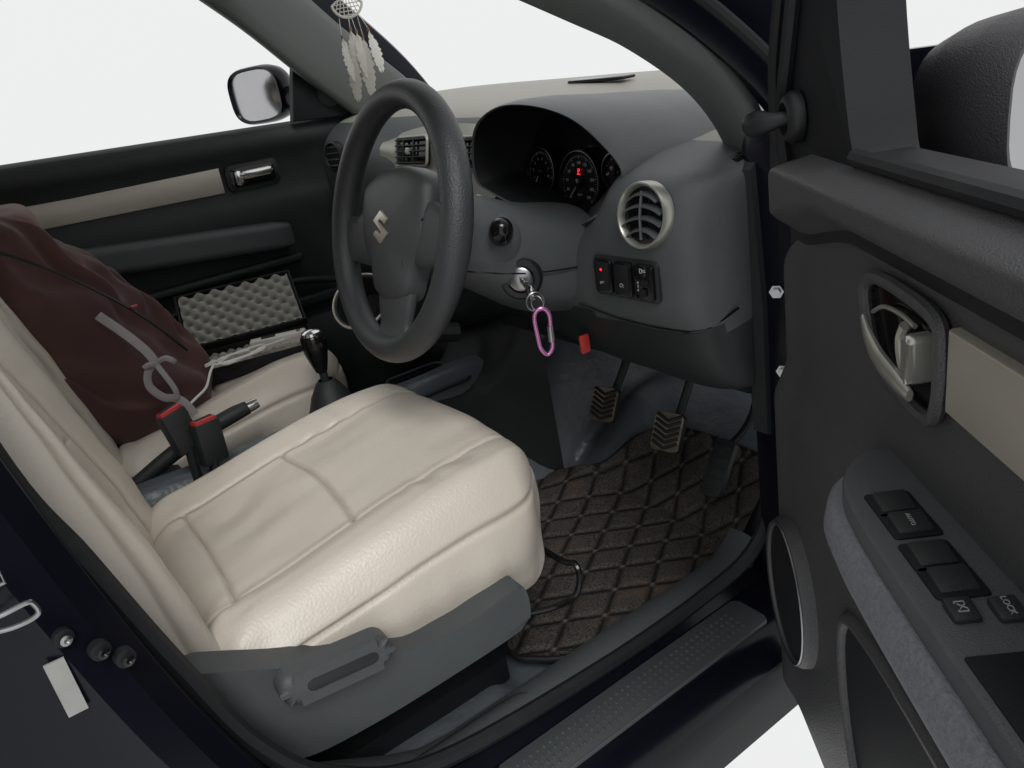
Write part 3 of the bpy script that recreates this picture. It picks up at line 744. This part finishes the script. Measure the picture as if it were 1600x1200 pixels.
g.tube(catmull([(.02,.02,.72),(.08,.02,.86),(.2,.0,.98),(.4,-.04,1.10),(.7,-.06,1.15),(.93,-.06,1.1),(.95,-.02,.70)],8),.018,10,mi=1)
sail=g.obj('mirror_sail',['matte','seal'],door,40)
g=G(D);X=frame((.100,-.008,.728),(1,0,0),(0,0,1),(0,-1,0))
g.lathe([(.024,0),(.024,.006),(.020,.012),(.015,.014),(.012,.008),(0,.006)],X,32,0)
g.tube(catmull([(.100,-.012,.728),(.093,-.030,.727),(.078,-.040,.725),(.068,-.044,.724)],5),[.007,.007,.008,.010,.0125,.0125,.012,.007],14,mi=1)
g.obj('mirror_adjuster',['black','black'],sail,40)
ca,sa=math.cos(math.radians(22)),math.sin(math.radians(22))
Xm=D@frame((.190,.198,.714),(-sa,ca,0),(0,0,1),(ca,sa,0))
dm=mirror(Xm,.195,.144,.12,door,hm='mirrorcase')
g=G(D);g.tube(catmull([(.06,.03,.685),(.07,.08,.672),(.09,.13,.68)],5),.03,14);g.obj('mirror_arm',['mirrorcase'],dm)
g=G(D);g.prism([(.392,.558),(.95,.548),(.95,.622),(.392,.616)],-.01,.008,XP,.003,0);g.obj('trim_strip',['champ'],door,30)
# handle
g=G(D);hb=catmull([(.258,.604,0),(.278,.620,0),(.33,.622,0),(.375,.617,0),(.384,.60,0),(.383,.560,0),(.370,.542,0),(.33,.544,0),(.297,.550,0),(.273,.568,0)],4,closed=True)
g.tube([V((p.x,-.007,p.y)) for p in hb],.0055,8,closed=True,mi=0)
g.prism([(.325+(p.x-.325)*.96,.583+(p.y-.583)*.96) for p in hb],-.01,.004,XP,.001,1)
lev=catmull([(.282,.592,0),(.294,.579,0),(.315,.568,0),(.343,.563,0),(.366,.560,0)],6)
g.tube([V((p.x,-.018,p.y)) for p in lev],[.003,.006,.0085,.009,.008,.005],10,mi=2,flat=.5,up=(0,1,0))
g.tube([V((p.x,-.012,p.y)) for p in catmull([(.343,.603,0),(.336,.590,0),(.340,.574,0),(.350,.565,0)],6)],.004,8,mi=2)
g.prism([(x+.361,y+.585) for x,y in rr_(.013,.036,.005)],.004,.020,XP,.005,2,seg=3)
g.tube([V((p.x,-.010,p.y)) for p in catmull([(.282,.594,0),(.302,.604,0),(.33,.607,0),(.353,.605,0)],6)],.0018,8,mi=2)
g.obj('door_handle',['door','gloss','silver'],door,40)
# armrest
ar=catmull([(.285,-.01,0),(.292,.022,0),(.318,.045,0),(.36,.058,0),(.45,.062,0),(.65,.062,0),(.88,.060,0),(.90,-.01,0)],6)
rs=[]
for z,e in [(.478,-.004),(.4765,-.001),(.474,0),(.462,0)]:
    rs.append([V((p.x+(-e if i<len(ar)//2 else 0),-(p.y+e),z)) for i,p in enumerate(ar)])
g=G(D);g.loft(rs,closed=True,cap=True,mi=0)
plate=g.obj('armrest',['dash'],door,40)
g=G(D);rs=[]
for z,e in [(.461,.004),(.452,.009),(.435,.011),(.418,.006),(.40,-.004),(.375,-.020),(.35,-.05)]:
    rs.append([V((p.x-(e if p.y>.0 else 0)*(1 if p.x<.4 else 0),-(max(-.012,p.y+e)),z)) for p in ar])
g.loft(rs,closed=True,cap=True,mi=0);g.obj('armrest_side',['doorlt'],plate,60)
def asw(s_,p,w,l,txt,h=.006,tray=True,ts=.0042):
    g=G(D)
    if tray: g.prism([(x+s_,-p+y) for x,y in rr_(l+.008,w+.008,.003)],.4775,.4795,None,.0005,0)
    g.box((s_,-p,.4800),(l,w,h),.0022,1,R=Matrix.Rotation(.16,4,'Y'))
    if txt: textgeo(g,txt,frame((s_,-p,.4832),(1,0,-.16),(0,1,0),(0,0,1)),ts,2)
    g.obj('window_switch',['matte','dashdk','dim'],plate,40)
asw(.373,.030,.024,.022,'');asw(.400,.030,.024,.022,'AUTO');asw(.436,.032,.024,.022,'');asw(.463,.032,.024,.022,'');asw(.493,.016,.016,.018,'LOCK',tray=False,ts=.0050);asw(.490,.040,.016,.018,'[X]',tray=False,ts=.0065)
g=G(D);g.box((.59,-.036,.4782),(.13,.040,.004),.001,0);g.obj('pull_cup',['matte'],plate)
# speaker
g=G(D);Xs=frame((.073,-.018,.165),(1,0,0),(0,0,1),(0,-1,0));sx=.80
g.lathe([(.102,-.03),(.099,.006),(.095,.013),(.090,.014),(.088,.010)],Xs,64,0,sx=sx)
g.lathe([(.0945,.0138),(.0930,.0152),(.0910,.0142)],Xs,64,2,sx=sx)
g.lathe([(.088,.010),(.07,.013),(.03,.015),(0,.015)],Xs,64,1,sx=sx)
g.obj('speaker',['door','matte','steel'],door,40)
g=G(D);pk=catmull([(.235,.245,0),(.30,.285,0),(.5,.295,0),(.90,.29,0),(.90,-.01,0),(.45,-.01,0),(.33,.02,0),(.255,.12,0)],5,closed=True)
g.prism([(p.x,p.y) for p in pk],.0,.0175,XP,.0,1)
g.tube([V((p.x,-.0165,p.y)) for p in pk],.008,10,closed=True,mi=0)
g.obj('map_pocket',['door','matte'],door,50)
# ================================================================ LOOSE THINGS
pts=[(.115,-.05),(.48,-.05),(.555,-.03),(.612,.055),(.628,.20),(.618,.33),(.585,.42),(.56,.52),(.34,.53),(.275,.47),(.245,.385),(.18,.33),(.115,.29)]
outl=catmull([(x,y,0) for x,y in pts],6,closed=True)
def inside(x,y):
    c=False;n=len(outl);j=n-1
    for i in range(n):
        a,b=outl[i],outl[j]
        if (a.y>y)!=(b.y>y) and x<(b.x-a.x)*(y-a.y)/(b.y-a.y)+a.x: c=not c
        j=i
    return c
nx,ny=230,250;xs=np.linspace(.10,.66,nx);ys=np.linspace(-.08,.54,ny);idx={};vs=[];qa=[];st=[]
for j,y in enumerate(ys):
    for i,x in enumerate(xs):
        if inside(x,y):
            P_=.056;wx=x+.004*nz((x*6,y*6,4));wy=y+.004*nz((x*6,y*6,8))
            a=(wx*.80+wy*.55)/P_;b=(wx*.80-wy*.55)/P_
            da=abs(a-round(a))*P_;db_=abs(b-round(b))*P_
            l=max(gs(da,.0038),gs(db_,.0038));l2=max(gs(da,.0065),gs(db_,.0065))
            s_=gs(da,.0034)*gs(db_,.0034)
            z=.016+.5*max(0,y-.37)+.0042*(1-l2)+.004*nz((x*5,y*5,2))+hump(x,y)+.035*(1-sm(x,.10,.15))+.003*s_
            idx[(i,j)]=len(vs);vs.append(V((x,y,z)));qa.append(l);st.append(s_)
fs=[(idx[(i,j)],idx[(i+1,j)],idx[(i+1,j+1)],idx[(i,j+1)]) for j in range(ny-1) for i in range(nx-1) if all(k in idx for k in ((i,j),(i+1,j),(i+1,j+1),(i,j+1)))]
g=G();g.add(vs,fs,0)
fm=g.obj('floor_mat',['quilt'],None,80)
for nm_,dat in (('quilt',qa),('stud',st)):
    at=fm.data.attributes.new(nm_,'FLOAT','POINT');at.data.foreach_set('value',[float(q) for q in dat])
top(fm,'black diamond quilted floor mat in the driver footwell','floor mat')
g=G();g.tube([V((p.x,p.y,.014+.5*max(0,p.y-.37)+.004*nz((p.x*5,p.y*5,2))+hump(p.x,p.y)+.035*(1-sm(p.x,.10,.15)))) for p in outl],.005,8,closed=True)
g.obj('mat_edging',['seal'],fm)
# backpack
g=G()
def bpk(q):
    x,y,z=q;t=(z+.24)/.48
    y2=y*(1-.30*t)+.04*(1-t)**1.5
    wr=.012*nz((x*9,y*7,z*9))+.010*nz((x*20,y*14,z*13))
    wr+=.006*math.sin((z*1.2+y*.8+.3*nz((x*4,y*4,z*4)))*85)*sm(nz((x*5,y*5,z*5+3)),-.1,.3)
    f=1+.10*gs(t-.3,.4)-.15*sm(t,.7,1)
    return (x*f+wr,y2*f+wr*1.5-.34*(z+.24),z-.05*abs(x)/.2+wr)
g.rbox((.20,.15,.225),.12,90,bpk,0,Matrix.Translation((-.35,-.352,.525)))
bag=g.obj('backpack',['maroon'],None,80)
top(bag,'maroon nylon backpack leaning on the cream passenger seat','backpack')
g=G();g.rbox((.12,.045,.032),.03,30,lambda q:(q[0]+.006*nz((q[0]*20,q[1]*20,q[2]*20)),q[1],q[2]-.5*q[0]*q[0]*4+.006*nz((q[0]*25,q[1]*25,1))),0,Matrix.Translation((-.36,-.440,.712)))
g.obj('bag_flap',['maroonlt'],bag,80)
def ribbon(g,pts,w,mi=0,up=(1,.3,0),th=.0014): g.tube(catmull(pts,8),w,8,mi=mi,flat=th/w,up=up)
g=G()
ribbon(g,[(-.118,-.37,.55),(-.098,-.342,.51),(-.088,-.322,.475),(-.085,-.312,.445)],.008)
ribbon(g,[(-.086,-.312,.449),(-.080,-.330,.440),(-.078,-.337,.415),(-.078,-.322,.388),(-.077,-.302,.378),(-.073,-.290,.362),(-.070,-.283,.34)],.007)
ribbon(g,[(-.083,-.314,.449),(-.078,-.298,.454),(-.078,-.288,.447),(-.083,-.283,.44)],.005)
ribbon(g,[(-.081,-.314,.447),(-.074,-.306,.42),(-.072,-.300,.395),(-.072,-.302,.378)],.005)
ribbon(g,[(-.081,-.314,.447),(-.074,-.326,.452),(-.074,-.336,.449)],.005)
g.obj('bag_strap',['strap'],bag)
g=G()
g.tube(catmull([(-.20,-.50,.70),(-.165,-.44,.66),(-.146,-.37,.60),(-.138,-.30,.52),(-.14,-.25,.44)],8),.0028,6,mi=0)
g.box((-.135,-.31,.545),(.006,.012,.005),.002,1)
g.obj('bag_zip',['black','red'],bag)
# foam case
case=empty('foam_case',(-.32,-.08,.32))
top(case,'open black instrument case with grey egg-crate foam lining','case')
CX=frame((-.315,-.100,.328),(.97,-.22,0),(.22,.97,0),(0,0,1))
g=G(CX)
g.box((0,0,.002),(.17,.27,.006),.002,0)
for s_ in (-1,1): g.box((s_*.083,0,.016),(.006,.27,.030),.002,0);g.box((0,s_*.133,.016),(.17,.006,.030),.002,0)
g.obj('case_tray',['matte'],case,40)
def eggfoam(X,w,l):
    g=G(X);nx,ny=72,120;vs=[];at=[]
    for j in range(ny):
        for i in range(nx):
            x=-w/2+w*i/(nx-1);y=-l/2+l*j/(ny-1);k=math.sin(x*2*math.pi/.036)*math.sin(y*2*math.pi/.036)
            vs.append(V((x,y,.014+.006*k)));at.append(max(0,min(1,.30-.6*k)))  # dips darkened in colour, painted shade between the bumps
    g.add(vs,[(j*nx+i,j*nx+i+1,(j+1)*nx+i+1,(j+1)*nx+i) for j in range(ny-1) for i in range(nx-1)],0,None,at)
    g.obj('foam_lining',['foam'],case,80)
eggfoam(CX@Matrix.Translation((0,0,.002)),.155,.255)
LX=CX@Matrix.Translation((-.088,0,.028))@Matrix.Rotation(math.radians(33),4,'Y')@Matrix.Translation((-.085,0,0))
g=G(LX);g.box((0,0,.0),(.17,.27,.006),.002,0)
for s_ in (-1,1): g.box((s_*.083,0,.010),(.006,.27,.022),.002,0);g.box((0,s_*.133,.010),(.17,.006,.022),.002,0)
g.obj('case_lid',['matte'],case,40)
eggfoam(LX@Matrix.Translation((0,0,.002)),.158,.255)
g=G();X=CX@Matrix.Translation((.02,.060,.042))@Matrix.Rotation(-.15,4,'Z')
g.box((0,0,0),(.028,.12,.014),.003,0,X=X);g.box((0,-.02,.0075),(.016,.03,.001),0,1,X=X);g.box((0,.045,.0075),(.016,.008,.001),0,2,X=X)
dv=g.obj('pocket_tester',['white','gloss','red'],None,40);top(dv,'small white pen-shaped tester lying in the open case','gadget')
g=G()
c1=[(-.262,-.04,.368),(-.245,-.09,.372),(-.225,-.13,.371),(-.215,-.175,.370),(-.240,-.185,.371),(-.262,-.14,.373),(-.250,-.09,.375),(-.222,-.10,.374),(-.216,-.15,.373),(-.232,-.20,.372),(-.256,-.17,.374),(-.240,-.12,.376)]
g.tube(catmull(c1,8),.0028,8)
g.tube(catmull([(-.232,-.20,.372),(-.205,-.215,.366),(-.175,-.235,.350),(-.150,-.26,.345),(-.13,-.28,.342)],6),.0026,8)
Xp=frame((-.238,-.205,.376),(.9,.4,0),(-.4,.9,0),(0,0,1))
g.box((0,0,0),(.011,.028,.007),.001,0,X=Xp);g.box((0,-.020,0),(.009,.013,.0045),.0005,1,X=Xp)
cb=g.obj('usb_cable',['white','steel'],None,40);top(cb,'coiled white usb cable on the open case','cable')
# key + carabiner
key=empty('car_key',(.52,.09,.44));top(key,'car key in the ignition with pink carabiner hanging','key')
g=G();K=V((.448,.125,.540));n=V((.75,-.66,.05)).normalized()
kd=V((.93,-.30,-.20)).normalized();kx=V((0,0,1)).cross(kd).normalized();Xk=frame(K+n*.012,kx,kd.cross(kx),kd)
g.box((0,0,.014),(.003,.009,.030),.001,1,X=Xk);g.box((0,0,.040),(.008,.022,.026),.004,1,X=Xk)
g.obj('key_head',['gloss','chrome'],key,40)
rc=K+n*.012+kd*.058+V((0,0,-.008))
g=G();g.tube([rc+V((.3*math.cos(a)*.013,.9*math.cos(a)*.013,.013*math.sin(a))) for a in [2*math.pi*i/30 for i in range(30)]],.0012,8,closed=True)
g.tube([rc+V((.004+.8*math.cos(a)*.010,.4*math.cos(a)*.010,-.002+.011*math.sin(a))) for a in [2*math.pi*i/30 for i in range(30)]],.0010,8,closed=True)
g.obj('key_ring',['steel'],key)
g=G();cc=rc+V((.010,.0,-.043));pth=catmull([(-.010,.026,0),(0,.035,0),(.010,.026,0),(.009,.0,0),(.008,-.022,0),(.0,-.032,0),(-.008,-.022,0),(-.010,.0,0)],8,closed=True)
Xc=frame(cc,V((.45,.89,0)),V((0,0,1)),V((.89,-.45,0)))
g.tube(pth,.0030,10,closed=True,X=Xc);g.tube([(.0093,.008,0),(.0083,-.014,0)],.0048,12,mi=1,X=Xc)
g.obj('carabiner',['pink','steel'],key)
# feather charm
dc=empty('feather_charm',(0,.145,.81));top(dc,'small white feather charm hanging before the windscreen','hanging charm')
dco=V((0,.157,.958));Xd=frame(dco,V((.45,.89,0)),V((0,0,1)),V((.89,-.45,0)))
g=G()
arc=[(.026*math.cos(a),.024*math.sin(a)+.010,0) for a in np.linspace(math.radians(185),math.radians(355),16)]
g.tube(arc,.0022,8,X=Xd)
g.tube(catmull([arc[0],(-.013,.014,0),(0,.017,0),(.013,.014,0),arc[-1]],5),.0016,8,X=Xd)
for i in range(9):
    a=math.radians(195+18.5*i);g.tube([(-.018+.0045*i,.014,0),(.026*math.cos(a),.024*math.sin(a)+.010,0)],.0008,5,X=Xd)
for i in range(4): g.tube([(-.024+.004*i,.008-.006*i,0),(.024-.004*i,.008-.006*i,0)],.0009,5,X=Xd)
g.tube([(0,.016,0),(0,.30,0)],.0007,6,X=Xd)
g.obj('charm_hoop',['feather'],dc)
def fth(x,zt,l,w,rot):
    g=G();X=Xd@Matrix.Translation((x,zt,.001*rot))@Matrix.Rotation(rot*.10,4,'Z')@Matrix.Rotation(rot*.5,4,'Y')
    n=22;vs=[];fs=[]
    for i in range(n+1):
        t=i/n;ww=w*math.sin(math.pi*min(1,t*.93+.05))**.6*(1+.16*math.sin(i*2.3)+.1*math.sin(i*5.1+rot));y=-l*t
        vs+= [V((-ww,y-.006,.002*math.sin(t*3))),V((0,y,.0035*math.sin(t*3))),V((ww*(1+.1*math.sin(i*1.7)),y-.006,.002*math.sin(t*3)))]
    for i in range(n): fs+=[(3*i,3*i+1,3*i+4,3*i+3),(3*i+1,3*i+2,3*i+5,3*i+4)]
    g.add(vs,fs,0,X);g.tube([(0,0,0),(0,.006,0)],.0022,8,mi=1,X=X);g.tube([(0,.006,0),(-x*.3,-zt-.012,0)],.0006,5,mi=0,X=X);g.tube([(0,0,.002),(0,-l*.95,.002)],.0006,5,mi=0,X=X)
    g.obj('charm_feather',['feather','bead'],dc)
fth(-.020,-.045,.066,.011,1);fth(-.008,-.060,.085,.012,-1);fth(.006,-.040,.070,.011,.6);fth(.015,-.050,.090,.012,-.6);fth(.027,-.040,.064,.010,1.2);fth(-.003,-.035,.060,.011,.2)
# ================================================================ WORLD / LIGHT / CAMERA
w=bpy.data.worlds.new('World');scene.world=w;w.use_nodes=True
w.node_tree.nodes['Background'].inputs[0].default_value=(.855,.858,.862,1);w.node_tree.nodes['Background'].inputs[1].default_value=1.0
sd=bpy.data.lights.new('sun','SUN');sd.energy=1.7;sd.angle=math.radians(24);sd.color=(1,.98,.95)
so=bpy.data.objects.new('sun',sd);scene.collection.objects.link(so)
so.rotation_euler=(V((.62,-.22,.75))).to_track_quat('Z','Y').to_euler()
yaw,pitch,roll=[math.radians(a) for a in (59.15,21.83,-10.33)]
f=V((-math.sin(yaw)*math.cos(pitch),math.cos(yaw)*math.cos(pitch),-math.sin(pitch)))
r0=f.cross(V((0,0,1))).normalized();u0=r0.cross(f)
r=r0*math.cos(roll)+u0*math.sin(roll);u=-r0*math.sin(roll)+u0*math.cos(roll)
cam=bpy.data.cameras.new('Camera');cam.sensor_width=36;cam.lens=1188/1600*36;cam.clip_start=.02;cam.clip_end=100
co=bpy.data.objects.new('Camera',cam);scene.collection.objects.link(co)
co.matrix_world=frame((1.340,-.455,.808),r,u,-f);scene.camera=co
